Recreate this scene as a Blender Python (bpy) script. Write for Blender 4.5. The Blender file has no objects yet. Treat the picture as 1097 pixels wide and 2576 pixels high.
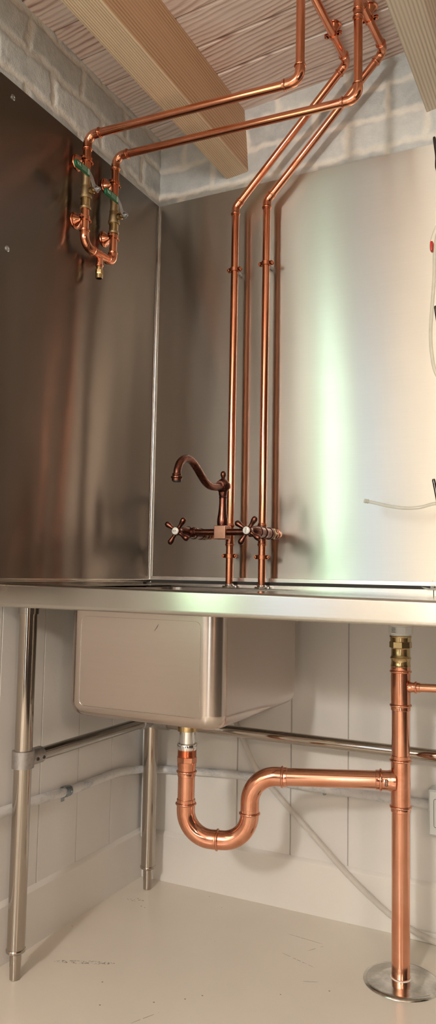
import bpy, bmesh, math, random
from mathutils import Vector, Matrix, noise
V = Vector
PI = math.pi
C = bpy.context.scene.collection
random.seed(4)

# ------------------------------------------------------------------ materials
def new_mat(name):
    m = bpy.data.materials.new(name); m.use_nodes = True
    nt = m.node_tree; b = nt.nodes['Principled BSDF']
    return m, nt, b
def nd(nt, typ, **kw):
    n = nt.nodes.new(typ)
    for k, v in kw.items(): setattr(n, k, v)
    return n
def lk(nt, a, b): nt.links.new(a, b)
def setv(nt, sock, val):
    if hasattr(val, 'is_output'): nt.links.new(val, sock)
    else: sock.default_value = val
def mth(nt, op, a, b=None, c=None):
    n = nd(nt, 'ShaderNodeMath', operation=op)
    setv(nt, n.inputs[0], a)
    if b is not None: setv(nt, n.inputs[1], b)
    if c is not None: setv(nt, n.inputs[2], c)
    return n.outputs[0]
def pos(nt): return nd(nt, 'ShaderNodeNewGeometry').outputs['Position']
def nz(nt, vec, scale=(1, 1, 1), s=1.0, detail=3, rough=.5, loc=(0, 0, 0)):
    mp = nd(nt, 'ShaderNodeMapping'); mp.inputs['Scale'].default_value = scale; mp.inputs['Location'].default_value = loc
    lk(nt, vec, mp.inputs['Vector'])
    n = nd(nt, 'ShaderNodeTexNoise'); n.inputs['Scale'].default_value = s
    n.inputs['Detail'].default_value = detail; n.inputs['Roughness'].default_value = rough
    lk(nt, mp.outputs[0], n.inputs['Vector']); return n.outputs['Fac']
def ramp(nt, fac, stops):
    r = nd(nt, 'ShaderNodeValToRGB'); e = r.color_ramp.elements
    while len(e) < len(stops): e.new(.5)
    for i, (p, c) in enumerate(stops):
        e[i].position = p; e[i].color = (*c, 1) if len(c) == 3 else c
    setv(nt, r.inputs['Fac'], fac); return r.outputs['Color']
def mix(nt, fac, a, b, mode='MIX'):
    n = nd(nt, 'ShaderNodeMix', data_type='RGBA', blend_type=mode)
    setv(nt, n.inputs[0], fac)
    setv(nt, n.inputs[6], (*a, 1) if isinstance(a, tuple) and len(a) == 3 else a)
    setv(nt, n.inputs[7], (*b, 1) if isinstance(b, tuple) and len(b) == 3 else b)
    return n.outputs[2]
def bump(nt, b, h, dist=.001, st=1.0, prev=None):
    n = nd(nt, 'ShaderNodeBump'); n.inputs['Distance'].default_value = dist; n.inputs['Strength'].default_value = st
    lk(nt, h, n.inputs['Height'])
    if prev is not None: lk(nt, prev, n.inputs['Normal'])
    if b is not None: lk(nt, n.outputs[0], b.inputs['Normal'])
    return n.outputs[0]

def metal(name, c1, c2, rough=.18, r2=.3, s=18, bmp=.0, var=(.35, .7), coat=0):
    m, nt, b = new_mat(name); p = pos(nt)
    f = nz(nt, p, s=s, detail=6, rough=.6)
    f2 = nz(nt, p, s=s*5, detail=4, rough=.6, loc=(3, 1, 2))
    ff = mth(nt, 'ADD', mth(nt, 'MULTIPLY', f, .85), mth(nt, 'MULTIPLY', f2, .15))
    col = ramp(nt, ff, [(var[0], c2), (var[1], c1)])
    lk(nt, col, b.inputs['Base Color'])
    b.inputs['Metallic'].default_value = 1
    mr = nd(nt, 'ShaderNodeMapRange'); lk(nt, ff, mr.inputs['Value'])
    mr.inputs['From Min'].default_value = .35; mr.inputs['From Max'].default_value = .65
    mr.inputs['To Min'].default_value = r2; mr.inputs['To Max'].default_value = rough
    lk(nt, mr.outputs[0], b.inputs['Roughness'])
    if bmp: bump(nt, b, f2, bmp)
    return m

M = {}
M['copper'] = metal('copper', (.88, .46, .32), (.74, .33, .20), .11, .21, 9)
M['copper_red'] = metal('copper_supply', (.86, .38, .23), (.68, .255, .14), .11, .22, 9)
M['copper_fit_red'] = metal('copper_supply_fitting', (.88, .41, .25), (.66, .25, .14), .10, .22, 24)
M['copper_fit'] = metal('copper_fitting', (.88, .46, .32), (.70, .29, .17), .10, .22, 24)
M['copper_clip'] = metal('copper_clip', (.62, .24, .13), (.42, .15, .08), .3, .42, 40)
M['antique'] = metal('antique_copper', (.27, .11, .075), (.13, .05, .036), .22, .34, 35)
M['antique_satin'] = metal('antique_copper_satin', (.50, .28, .20), (.38, .19, .13), .3, .36, 35)
M['brass'] = metal('brass', (.68, .52, .28), (.50, .37, .19), .10, .25, 30)
M['brass_cast'] = metal('cast_brass', (.55, .42, .24), (.42, .32, .18), .38, .48, 60, .0004)
M['chrome'] = metal('chrome', (.85, .85, .84), (.75, .75, .74), .06, .12, 20)
M['chrome_worn'] = metal('worn_chrome', (.68, .67, .63), (.42, .40, .36), .10, .28, 16, 0, (.4, .6))
M['zinc'] = metal('zinc_plate', (.62, .64, .64), (.45, .48, .5), .28, .4, 60)
M['galv'] = metal('galvanised_strap', (.40, .44, .47), (.24, .28, .31), .35, .5, 60)
M['alu'] = metal('cast_aluminium', (.50, .48, .46), (.40, .38, .37), .42, .55, 90, .0005)
M['grey_stud'] = metal('grey_stud', (.42, .41, .41), (.30, .29, .29), .35, .45, 40)
M['darkrod'] = metal('dark_rod', (.16, .15, .14), (.08, .075, .07), .2, .3, 30)

def steel(name, tan=None, col=(.60, .57, .53), rough=.22, aniso=.85, wav=0., wscale=(1, 1, 1), streak=None, smudge=.05, brush=0):
    m, nt, b = new_mat(name); p = pos(nt)
    f = nz(nt, p, s=3.0, detail=5)
    sc = streak or (1, 1, 1)
    f2 = nz(nt, p, scale=sc, s=1, detail=3, rough=.7)
    c = mix(nt, mth(nt, 'MULTIPLY', f2, .35), col, tuple(x*.80 for x in col))
    lk(nt, c, b.inputs['Base Color']); b.inputs['Metallic'].default_value = 1
    r = mth(nt, 'ADD', rough - smudge/2, mth(nt, 'MULTIPLY', f, smudge*1.4)); lk(nt, r, b.inputs['Roughness'])
    if tan:
        b.inputs['Anisotropic'].default_value = aniso
        cb = nd(nt, 'ShaderNodeCombineXYZ')
        for i in range(3): cb.inputs[i].default_value = tan[i]
        lk(nt, cb.outputs[0], b.inputs['Tangent'])
    nout = None
    if wav:
        w = nz(nt, p, scale=wscale, s=1, detail=1, rough=.3)
        nout = bump(nt, b, w, wav)
    if brush:        # fine horizontal brush lines: they tilt the surface up and down only
        n0 = nout or nd(nt, 'ShaderNodeNewGeometry').outputs['Normal']
        g = nz(nt, p, scale=(14, 14, 5200), s=1, detail=1, rough=.5)
        k = mth(nt, 'MULTIPLY', mth(nt, 'SUBTRACT', g, .5), brush)
        cc = nd(nt, 'ShaderNodeCombineXYZ'); lk(nt, k, cc.inputs[2])
        ad = nd(nt, 'ShaderNodeVectorMath', operation='ADD'); lk(nt, n0, ad.inputs[0]); lk(nt, cc.outputs[0], ad.inputs[1])
        no = nd(nt, 'ShaderNodeVectorMath', operation='NORMALIZE'); lk(nt, ad.outputs[0], no.inputs[0]); lk(nt, no.outputs[0], b.inputs['Normal'])
    return m
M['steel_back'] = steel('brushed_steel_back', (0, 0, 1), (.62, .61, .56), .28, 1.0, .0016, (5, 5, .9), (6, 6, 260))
M['steel_left'] = steel('brushed_steel_left_dimmed', (0, 0, 1), (.22, .190, .172), .23, 1.0, .0060, (4, 4.5, 1.1), (6, 6, 260))  # same steel as the back sheet, its dark reflections put into the base colour
M['steel_edge'] = steel('steel_edge', None, (.75, .72, .68), .25)
M['steel_deck'] = steel('brushed_steel_deck', (1, 0, 0), (.60, .58, .54), .12, .6)
M['steel_front'] = steel('brushed_steel_front', (0, 0, 1), (.60, .575, .525), .24, .8, .0004, (4, 4, 8), (6, 6, 260))
M['steel_bowl'] = steel('satin_steel_bowl', None, (.62, .545, .495), .21, 0, .0006, (3, 3, 3), (9, 9, 200))
M['steel_tube'] = steel('polished_steel_tube', None, (.48, .43, .38), .075, 0, 0, streak=(120, 120, 4), smudge=.04)
M['steel_rail'] = steel('steel_rail', None, (.42, .39, .355), .14, 0)

def plastic(name, col, rough=.4, spec=.5):
    m, nt, b = new_mat(name); p = pos(nt)
    f = nz(nt, p, s=14, detail=4)
    c = mix(nt, mth(nt, 'MULTIPLY', f, .25), col, tuple(x*.85 for x in col))
    lk(nt, c, b.inputs['Base Color']); b.inputs['Roughness'].default_value = rough
    return m
M['green'] = plastic('green_sleeve', (.004, .13, .055), .3)
M['white_pl'] = plastic('white_plastic', (.72, .73, .72), .35)
M['porcelain'] = plastic('porcelain', (.80, .78, .72), .15)
M['black'] = plastic('black_print', (.03, .03, .03), .5)
M['print'] = plastic('grey_print', (.16, .14, .12), .5)
M['silver_print'] = plastic('silver_print', (.55, .66, .58), .45)
M['socket'] = plastic('socket_plastic', (.62, .64, .62), .4)
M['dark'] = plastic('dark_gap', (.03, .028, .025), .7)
M['red'] = plastic('red_plastic', (.6, .03, .02), .3)
M['sealant'] = plastic('sealant', (.80, .77, .72), .5)
M['nozzle'] = plastic('black_rubber', (.02, .02, .02), .5)

def clear(name, col, rough=.08, alpha=.35):
    m, nt, b = new_mat(name)
    b.inputs['Base Color'].default_value = (*col, 1); b.inputs['Roughness'].default_value = rough
    b.inputs['Transmission Weight'].default_value = 0; b.inputs['Alpha'].default_value = alpha
    f = nz(nt, pos(nt), s=30); lk(nt, mth(nt, 'ADD', alpha-.08, mth(nt, 'MULTIPLY', f, .16)), b.inputs['Alpha'])
    return m
M['hose'] = clear('clear_hose', (.66, .64, .52), .15, .42)
M['hose_milky'] = clear('milky_tube', (.72, .68, .62), .3, .45)
M['film'] = clear('clear_film', (.8, .78, .72), .1, .22)

def painted(name, col, col2, rough=.45, b1=.0004, speck=False):
    m, nt, b = new_mat(name); p = pos(nt)
    f = nz(nt, p, s=2.2, detail=6, rough=.6)
    c = ramp(nt, f, [(.3, col2), (.7, col)])
    lk(nt, c, b.inputs['Base Color'])
    b.inputs['Roughness'].default_value = rough
    bump(nt, b, nz(nt, p, s=70, detail=3), b1)
    return m, nt, b, p, c
M['panel'] = painted('painted_board', (.74, .72, .69), (.69, .67, .64))[0]
M['base'] = painted('painted_baseboard', (.77, .745, .70), (.73, .70, .66))[0]
M['plaster'] = painted('plaster', (.55, .47, .40), (.48, .41, .35), .7)[0]
M['plaster_light'] = painted('pale_plaster', (.56, .54, .49), (.50, .48, .44), .7)[0]
M['plaster_dark'] = painted('dark_timber_wall', (.036, .024, .018), (.022, .015, .011), .7)[0]

m, nt, b, p, c = painted('painted_floor', (.78, .725, .635), (.72, .665, .58), .30, .0003); M['floor'] = m
# dirt specks, two grainy smears and some fine scratches that belong to the paint
vo = nd(nt, 'ShaderNodeTexVoronoi'); vo.inputs['Scale'].default_value = 26; lk(nt, p, vo.inputs['Vector'])
sp = mth(nt, 'LESS_THAN', vo.outputs['Distance'], .055)
gate = mth(nt, 'GREATER_THAN', nz(nt, p, s=9, detail=2, loc=(4, 2, 0)), .53)
sp = mth(nt, 'MULTIPLY', sp, gate)
sx = nd(nt, 'ShaderNodeSeparateXYZ'); lk(nt, p, sx.inputs[0])
def blob(cx, cy, rx, ry, rot):
    ca, sa = math.cos(rot), math.sin(rot)
    dx = mth(nt, 'SUBTRACT', sx.outputs[0], cx); dy = mth(nt, 'SUBTRACT', sx.outputs[1], cy)
    a = mth(nt, 'DIVIDE', mth(nt, 'ADD', mth(nt, 'MULTIPLY', dx, ca), mth(nt, 'MULTIPLY', dy, sa)), rx)
    d = mth(nt, 'DIVIDE', mth(nt, 'SUBTRACT', mth(nt, 'MULTIPLY', dy, ca), mth(nt, 'MULTIPLY', dx, sa)), ry)
    q = mth(nt, 'ADD', mth(nt, 'MULTIPLY', a, a), mth(nt, 'MULTIPLY', d, d))
    return mth(nt, 'LESS_THAN', q, 1.0)
grit = mth(nt, 'GREATER_THAN', nz(nt, p, s=120, detail=4, rough=.8), .535)
sm = blob(.158, -.505, .075, .008, .42)
sm = mth(nt, 'MULTIPLY', sm, grit)
sm2 = mth(nt, 'MULTIPLY', blob(.075, -.15, .03, .012, .3), mth(nt, 'GREATER_THAN', nz(nt, p, s=160, detail=4), .60))
def scratch(cx, cy, rx, rot): return mth(nt, 'MULTIPLY', blob(cx, cy, rx, .0011, rot), mth(nt, 'GREATER_THAN', nz(nt, p, s=90, detail=2, loc=(cx*9, 0, 0)), .44))
al = mth(nt, 'MAXIMUM', sp, mth(nt, 'MAXIMUM', sm, sm2))
for a in ((.58, -.14, .05, -.1), (.62, -.175, .025, 1.0), (.60, -.25, .05, -.3), (.405, -.63, .035, 1.1), (.66, -.33, .02, .4)):
    al = mth(nt, 'MAXIMUM', al, mth(nt, 'MULTIPLY', scratch(*a), .7))
c2 = mix(nt, mth(nt, 'MULTIPLY', al, .8), c, (.10, .08, .065)); lk(nt, c2, b.inputs['Base Color'])

# whitewashed brick: mask comes from the modelled relief
m, nt, b = new_mat('whitewashed_brick'); M['brick'] = m; p = pos(nt)
at = nd(nt, 'ShaderNodeAttribute', attribute_name='mortar'); ai = nd(nt, 'ShaderNodeAttribute', attribute_name='tone')
br = ramp(nt, mth(nt, 'ADD', mth(nt, 'MULTIPLY', nz(nt, p, s=16, detail=6, rough=.7), .8), mth(nt, 'MULTIPLY', ai.outputs['Fac'], .35)),
          [(.30, (.42, .44, .44)), (.55, (.56, .575, .565)), (.85, (.70, .70, .68))])
mo = ramp(nt, nz(nt, p, s=22, detail=6, rough=.7), [(.3, (.72, .68, .62)), (.7, (.85, .82, .76))])
lk(nt, mix(nt, at.outputs['Fac'], br, mo), b.inputs['Base Color']); b.inputs['Roughness'].default_value = .75
n1 = bump(nt, None, nz(nt, p, s=60, detail=6, rough=.7), .003)
bump(nt, b, nz(nt, p, s=240, detail=3, rough=.7), .0008, 1, n1)
M['ledge'] = painted('rough_render', (.70, .66, .60), (.60, .56, .50), .8, .002)[0]

def wood(name, axis, light, mid, dark, period, warp, fine, wash=None, sideperiod=None):
    """grain lines run along axis ('x' or 'y')."""
    m, nt, b = new_mat(name); p = pos(nt)
    s = nd(nt, 'ShaderNodeSeparateXYZ'); lk(nt, p, s.inputs[0])
    pid = nd(nt, 'ShaderNodeAttribute', attribute_name='pid').outputs['Fac']
    X, Y, Z = s.outputs
    cross = Y if axis == 'x' else X
    off = mth(nt, 'MULTIPLY', pid, 37.3)
    cb = nd(nt, 'ShaderNodeCombineXYZ')
    lk(nt, mth(nt, 'ADD', X, off), cb.inputs[0]); lk(nt, Y, cb.inputs[1]); lk(nt, Z, cb.inputs[2])
    q = cb.outputs[0]
    sc = (2.2, 9, 9) if axis == 'x' else (9, 1.6, 9)
    w = nz(nt, q, scale=sc, s=1, detail=3, rough=.5)
    w2 = nz(nt, q, scale=tuple(v*5 for v in sc), s=1, detail=2)
    v = mth(nt, 'ADD', mth(nt, 'MULTIPLY', cross, 2*PI/period), mth(nt, 'MULTIPLY', w, warp))
    v = mth(nt, 'ADD', v, mth(nt, 'MULTIPLY', Z, 2*PI/(sideperiod or period)))
    v = mth(nt, 'ADD', v, mth(nt, 'MULTIPLY', w2, fine))
    l = mth(nt, 'ADD', .5, mth(nt, 'MULTIPLY', mth(nt, 'SINE', v), .5))
    fib = nz(nt, q, scale=(3, 300, 300) if axis == 'x' else (300, 3, 300), s=1, detail=2)
    l = mth(nt, 'POWER', l, 1.7)
    msk = nz(nt, q, scale=(1.6, 22, 22) if axis == 'x' else (22, 1.6, 22), s=1, detail=3, loc=(5, 5, 5))
    amp = mth(nt, 'ADD', .25, mth(nt, 'MULTIPLY', msk, 1.1))
    l2 = mth(nt, 'ADD', mth(nt, 'MULTIPLY', mth(nt, 'MULTIPLY', l, amp), .8), mth(nt, 'MULTIPLY', fib, .42))
    col = ramp(nt, l2, [(.12, light), (.55, mid), (1.0, dark)])
    big = nz(nt, q, scale=(3, 6, 6), s=1, detail=4)
    if wash: col = mix(nt, ramp(nt, mth(nt, 'ADD', mth(nt, 'MULTIPLY', big, 1.3), mth(nt, 'MULTIPLY', mth(nt, 'SINE', mth(nt, 'MULTIPLY', off, 3.1)), .12)), [(.45, (0, 0, 0)), (.85, (.8, .8, .8))]), col, wash)
    else: col = mix(nt, mth(nt, 'MULTIPLY', big, .35), col, mid)
    lk(nt, col, b.inputs['Base Color']); b.inputs['Roughness'].default_value = .6
    bump(nt, b, l2, .0012 if not wash else .001)
    return m
M['plank'] = wood('washed_plank', 'x', (.86, .72, .66), (.72, .56, .49), (.36, .20, .15), .0165, 26, 1.6, (.78, .70, .66))
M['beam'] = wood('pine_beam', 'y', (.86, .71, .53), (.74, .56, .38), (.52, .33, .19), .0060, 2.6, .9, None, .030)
M['beam_side'] = wood('brown_shaded_pine', 'y', (.66, .44, .27), (.55, .34, .20), (.36, .20, .10), .012, 5.0, 1.6, None, .011)  # browner side grain, with the shade on that face also put into the colour
M['beam_grey'] = wood('washed_pine_beam', 'y', (.72, .63, .52), (.60, .51, .40), (.42, .32, .23), .009, 3.5, 1.0, None, .03)

def emis(name, stops, axis, lo, hi, strength, leaf=0):
    m, nt, b = new_mat(name); nt.nodes.remove(b)
    p = pos(nt); s = nd(nt, 'ShaderNodeSeparateXYZ'); lk(nt, p, s.inputs[0])
    mr = nd(nt, 'ShaderNodeMapRange'); lk(nt, s.outputs['xyz'.index(axis)], mr.inputs['Value'])
    mr.inputs['From Min'].default_value = lo; mr.inputs['From Max'].default_value = hi
    f = mr.outputs[0]
    if leaf: f = mth(nt, 'ADD', f, mth(nt, 'MULTIPLY', mth(nt, 'SUBTRACT', nz(nt, p, s=5, detail=4), .5), leaf))
    e = nd(nt, 'ShaderNodeEmission'); lk(nt, ramp(nt, f, stops), e.inputs['Color']); e.inputs['Strength'].default_value = strength
    lk(nt, e.outputs[0], nt.nodes['Material Output'].inputs['Surface'])
    return m

# ------------------------------------------------------------------ mesh helpers
FLAT = {'sheet', 'bottom_flange', 'worktop', 'front_edge', 'rear_lip', 'bowl', 'bowl_liner', 'centre_block', 'lever_sleeve', 'box', 'face_plate', 'back_plate', 'window_or_added_pane_frame', 'ceiling_beam', 'trim_1', 'trim_2', 'baseboard_back', 'baseboard_left'}
def finish(name, bm, mats, parent=None, loc=V((0, 0, 0)), ang=28, props=None):
    if loc.length: bmesh.ops.translate(bm, verts=bm.verts, vec=-loc)
    bmesh.ops.recalc_face_normals(bm, faces=bm.faces)
    lim = math.radians(ang)
    for f in bm.faces: f.smooth = True
    for e in bm.edges:
        if len(e.link_faces) == 2: e.smooth = e.calc_face_angle(0) < lim
    me = bpy.data.meshes.new(name); bm.to_mesh(me); bm.free()
    if not isinstance(mats, (list, tuple)): mats = [mats]
    for x in mats: me.materials.append(x)
    o = bpy.data.objects.new(name, me); C.objects.link(o)
    if name in FLAT:
        wn = o.modifiers.new('flat_face_normals', 'WEIGHTED_NORMAL'); wn.keep_sharp = True; wn.weight = 100
    if parent: o.parent = parent
    for k, v in (props or {}).items(): o[k] = v
    return o
class Thing:
    def __init__(s, name, label, cat, loc=(0, 0, 0), group=None, kind=None):
        s.loc = V(loc); s.o = bpy.data.objects.new(name, None); C.objects.link(s.o)
        s.o.location = s.loc; s.o.empty_display_size = .05
        if kind: s.o['kind'] = kind
        if label: s.o['label'] = label
        if cat: s.o['category'] = cat
        if group: s.o['group'] = group
    def part(s, name, bm, mats, parent=None, label=None, ang=28):
        o = finish(name, bm, mats, parent or s.o, s.loc, ang)
        if label: o['label'] = label
        return o
def solo(name, bm, mats, label, cat, loc=(0, 0, 0), ang=28, group=None):
    o = finish(name, bm, mats, None, V(loc), ang); o.location = V(loc)
    o['label'] = label; o['category'] = cat
    if group: o['group'] = group
    return o
def struct(name, bm, mats, ang=28):
    o = finish(name, bm, mats, None, V((0, 0, 0)), ang); o['kind'] = 'structure'; return o
def BM(): return bmesh.new()
def box(bm, lo, hi, bev=0, seg=2, mi=0):
    lo, hi = V(lo), V(hi)
    r = bmesh.ops.create_cube(bm, size=1)
    vs = r['verts']
    for v in vs:
        v.co = V([lo[i] + (v.co[i]+.5)*(hi[i]-lo[i]) for i in range(3)])
    fs = set(f for v in vs for f in v.link_faces)
    for f in fs: f.material_index = mi
    if bev:
        es = set(e for v in vs for e in v.link_edges)
        bmesh.ops.bevel(bm, geom=list(es), offset=bev, segments=seg, profile=.5, affect='EDGES')
    return bm
def frame(d, hint=None):
    d = V(d).normalized()
    h = V(hint) if hint is not None else (V((0, 0, 1)) if abs(d.z) < .9 else V((1, 0, 0)))
    a = h.cross(d).normalized(); return a, d.cross(a).normalized(), d
def lathe(bm, o, d, prof, seg=32, mi=0, hint=None, cap=True, poly=0):
    """prof: list of (t along d, radius). poly: ring sharpness for hex nuts (seg=6)."""
    o = V(o); a, b, d = frame(d, hint); rings = []
    for t, r in prof:
        if r <= 1e-6: rings.append([bm.verts.new(o + d*t)]); continue
        rings.append([bm.verts.new(o + d*t + a*(r*math.cos(2*PI*i/seg)) + b*(r*math.sin(2*PI*i/seg))) for i in range(seg)])
    for p, q in zip(rings, rings[1:]):
        for i in range(seg):
            j = (i+1) % seg
            if len(p) == 1 and len(q) == 1: continue
            if len(p) == 1: f = bm.faces.new((p[0], q[i], q[j]))
            elif len(q) == 1: f = bm.faces.new((p[i], p[j], q[0]))
            else: f = bm.faces.new((p[i], p[j], q[j], q[i]))
            f.material_index = mi
    if cap:
        for r in (rings[0], rings[-1]):
            if len(r) > 2: bm.faces.new(r).material_index = mi
    return bm
def tube(bm, pts, rad, seg=28, mi=0, cap=True, closed=False):
    pts = [V(p) for p in pts]; n = len(pts)
    rad = rad if isinstance(rad, (list, tuple)) else [rad]*n
    tans = []
    for i in range(n):
        if closed: t = (pts[(i+1) % n]-pts[i-1])
        else: t = pts[min(i+1, n-1)]-pts[max(i-1, 0)]
        tans.append(t.normalized())
    a, b, _ = frame(tans[0]); rings = []
    for i in range(n):
        if i:
            a = (a - tans[i]*a.dot(tans[i])).normalized(); b = tans[i].cross(a)
        rings.append([bm.verts.new(pts[i] + a*(rad[i]*math.cos(2*PI*k/seg)) + b*(rad[i]*math.sin(2*PI*k/seg))) for k in range(seg)])
    rr = rings + ([rings[0]] if closed else [])
    for p, q in zip(rr, rr[1:]):
        for i in range(seg):
            j = (i+1) % seg; bm.faces.new((p[i], p[j], q[j], q[i])).material_index = mi
    if cap and not closed:
        bm.faces.new(rings[0]).material_index = mi; bm.faces.new(rings[-1]).material_index = mi
    return bm
def arc(p0, p, p1, R, n=12):
    p0, p, p1 = V(p0), V(p), V(p1)
    d0 = (p-p0).normalized(); d1 = (p1-p).normalized(); th = d0.angle(d1)
    L = R*math.tan(th/2); a = p-d0*L; c = p+d1*L
    nrm = (d1-d0).normalized(); cen = p + nrm*(R/math.cos(th/2))
    axis = d0.cross(d1).normalized(); r0 = a-cen
    return [cen + Matrix.Rotation(th*i/n, 3, axis) @ r0 for i in range(n+1)], a, c, d0, d1
def smooth_path(pts, n=10):
    """Catmull-Rom through the points"""
    P = [V(p) for p in pts]; P = [P[0]*2-P[1]] + P + [P[-1]*2-P[-2]]; out = []
    for i in range(1, len(P)-2):
        for k in range(n):
            t = k/n; a, b, c, d = P[i-1:i+3]
            out.append(.5*((2*b)+(c-a)*t+(2*a-5*b+4*c-d)*t*t+(3*b-a-3*c+d)*t**3))
    out.append(P[-2]); return out
def bead(bm, o, d, r, w=.0025, h=.0028, collar=.006):
    """press-fit rim: short collar and a rounded bead, mouth of the socket towards +d"""
    prof = [(-w*2.2, r*1.0)]
    for i in range(9):
        t = PI*i/8; prof.append((-w*math.cos(t)*1.0, r + h*math.sin(t)))
    prof += [(w*1.3, r+.0002), (collar, r+.0002), (collar+.0008, r-.0006), (collar+.0009, r-.0022)]
    lathe(bm, o, d, prof, 32, cap=False)
def elbow_bm(p0, p, p1, r, R, sock=.012, k=1.13):
    pts, a, c, d0, d1 = arc(p0, p, p1, R)
    bm = BM(); rr = r*k
    tube(bm, [a-d0*sock] + pts + [c+d1*sock], rr, 32)
    bs = r/.011
    bead(bm, a-d0*sock, -d0, rr, .0022*bs**.5, .0022*bs**.45, .0045*bs**.7)
    bead(bm, c+d1*sock, d1, rr, .0022*bs**.5, .0022*bs**.45, .0045*bs**.7)
    return bm, a-d0*sock, c+d1*sock
def run(t, pts, r, R, sock=.012, pipe='pipe', fit='elbow', mp=None, mf=None):
    pts = [V(p) for p in pts]; cur = pts[0]
    for i in range(1, len(pts)-1):
        Ri = R[i-1] if isinstance(R, (list, tuple)) else R
        bm, a, c = elbow_bm(pts[i-1], pts[i], pts[i+1], r, Ri, sock)
        t.part(fit, bm, mf or M['copper_fit'])
        t.part(pipe, tube(BM(), [cur, a+(a-cur).normalized()*.003], r), mp or M['copper']); cur = c-(pts[i+1]-pts[i]).normalized()*.003
    t.part(pipe, tube(BM(), [cur, pts[-1]], r), mp or M['copper'])
def text_mesh(bm, txt, size, o, right, up, mi=0, ext=.0003, font_sx=1):
    cu = bpy.data.curves.new('txt', 'FONT'); cu.body = txt; cu.size = size; cu.extrude = ext; cu.align_x = 'CENTER'; cu.align_y = 'CENTER'
    cu.resolution_u = 3
    ob = bpy.data.objects.new('txt', cu); C.objects.link(ob)
    bpy.context.view_layer.update()
    me = bpy.data.meshes.new_from_object(ob.evaluated_get(bpy.context.evaluated_depsgraph_get()))
    right, up = V(right).normalized(), V(up).normalized(); nn = right.cross(up)
    o = V(o)
    vs = [bm.verts.new(o + right*v.co.x*font_sx + up*v.co.y + nn*v.co.z) for v in me.vertices]
    for pg in me.polygons:
        try: bm.faces.new([vs[i] for i in pg.vertices]).material_index = mi
        except ValueError: pass
    bpy.data.objects.remove(ob); bpy.data.meshes.remove(me); bpy.data.curves.remove(cu)

# ------------------------------------------------------------------ camera (calibrated from the room's straight lines)
cam_d = bpy.data.cameras.new('camera'); cam = bpy.data.objects.new('camera', cam_d); C.objects.link(cam)
Rv = V((.89492662, .44581835, .0187709)); Uv = V((.01954095, -.08118342, .9965076)); Fv = V((-.44578526, .89143438, .08136492))
mw = Matrix((Rv, Uv, -Fv)).transposed().to_4x4(); mw.translation = V((1.27049797, -2.06485944, .92287297))
cam.matrix_world = mw
cam_d.sensor_fit = 'HORIZONTAL'; cam_d.sensor_width = 36; cam_d.lens = 1921.06/1097*36
cam_d.clip_start = .02
bpy.context.scene.camera = cam

# ------------------------------------------------------------------ the room
SL = .0815                                   # ceiling slope
def zc(x): return 2.344 + SL*x
XR, YF = 3.0, -4.4
LE = -1.50                                   # where the panelled part of the left wall stops
HS = 2.116                                   # top of the steel sheets
floor = struct('floor', box(BM(), (-.2, YF-.1, -.05), (XR+.1, .15, 0)), M['floor'])

def boards(u0, u1, z0, z1, seams, plane):
    """tongue-and-groove boards as one relief; plane 'x' or 'y' ; coordinates run along u"""
    bm = BM(); g, dep = .0016, .006
    prof = [(u0, 0)]
    for s in sorted(seams):
        if u0 < s < u1: prof += [(s-g*1.5, 0), (s-g*.6, -dep), (s+g*.6, -dep), (s+g*1.5, 0)]
    prof += [(u1, 0), (u1, -.05), (u0, -.05)]
    lo = []; hi = []
    for u, d in prof:
        co = (-.010+d, u) if plane == 'x' else (u, .010-d)
        lo.append(bm.verts.new((*co, z0))); hi.append(bm.verts.new((*co, z1)))
    n = len(prof)
    for i in range(n):
        j = (i+1) % n; bm.faces.new((lo[i], lo[j], hi[j], hi[i]))
    bm.faces.new(lo); bm.faces.new(hi)
    return bm
struct('wall_back', boards(-.055, XR, .10, 2.10, [.312+.167*i for i in range(-1, 15)], 'y'), M['panel'], 20)
struct('wall_left', boards(LE, .055, .10, 2.10, [-.005-.160*i for i in range(1, 10)], 'x'), M['panel'], 20)

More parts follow.
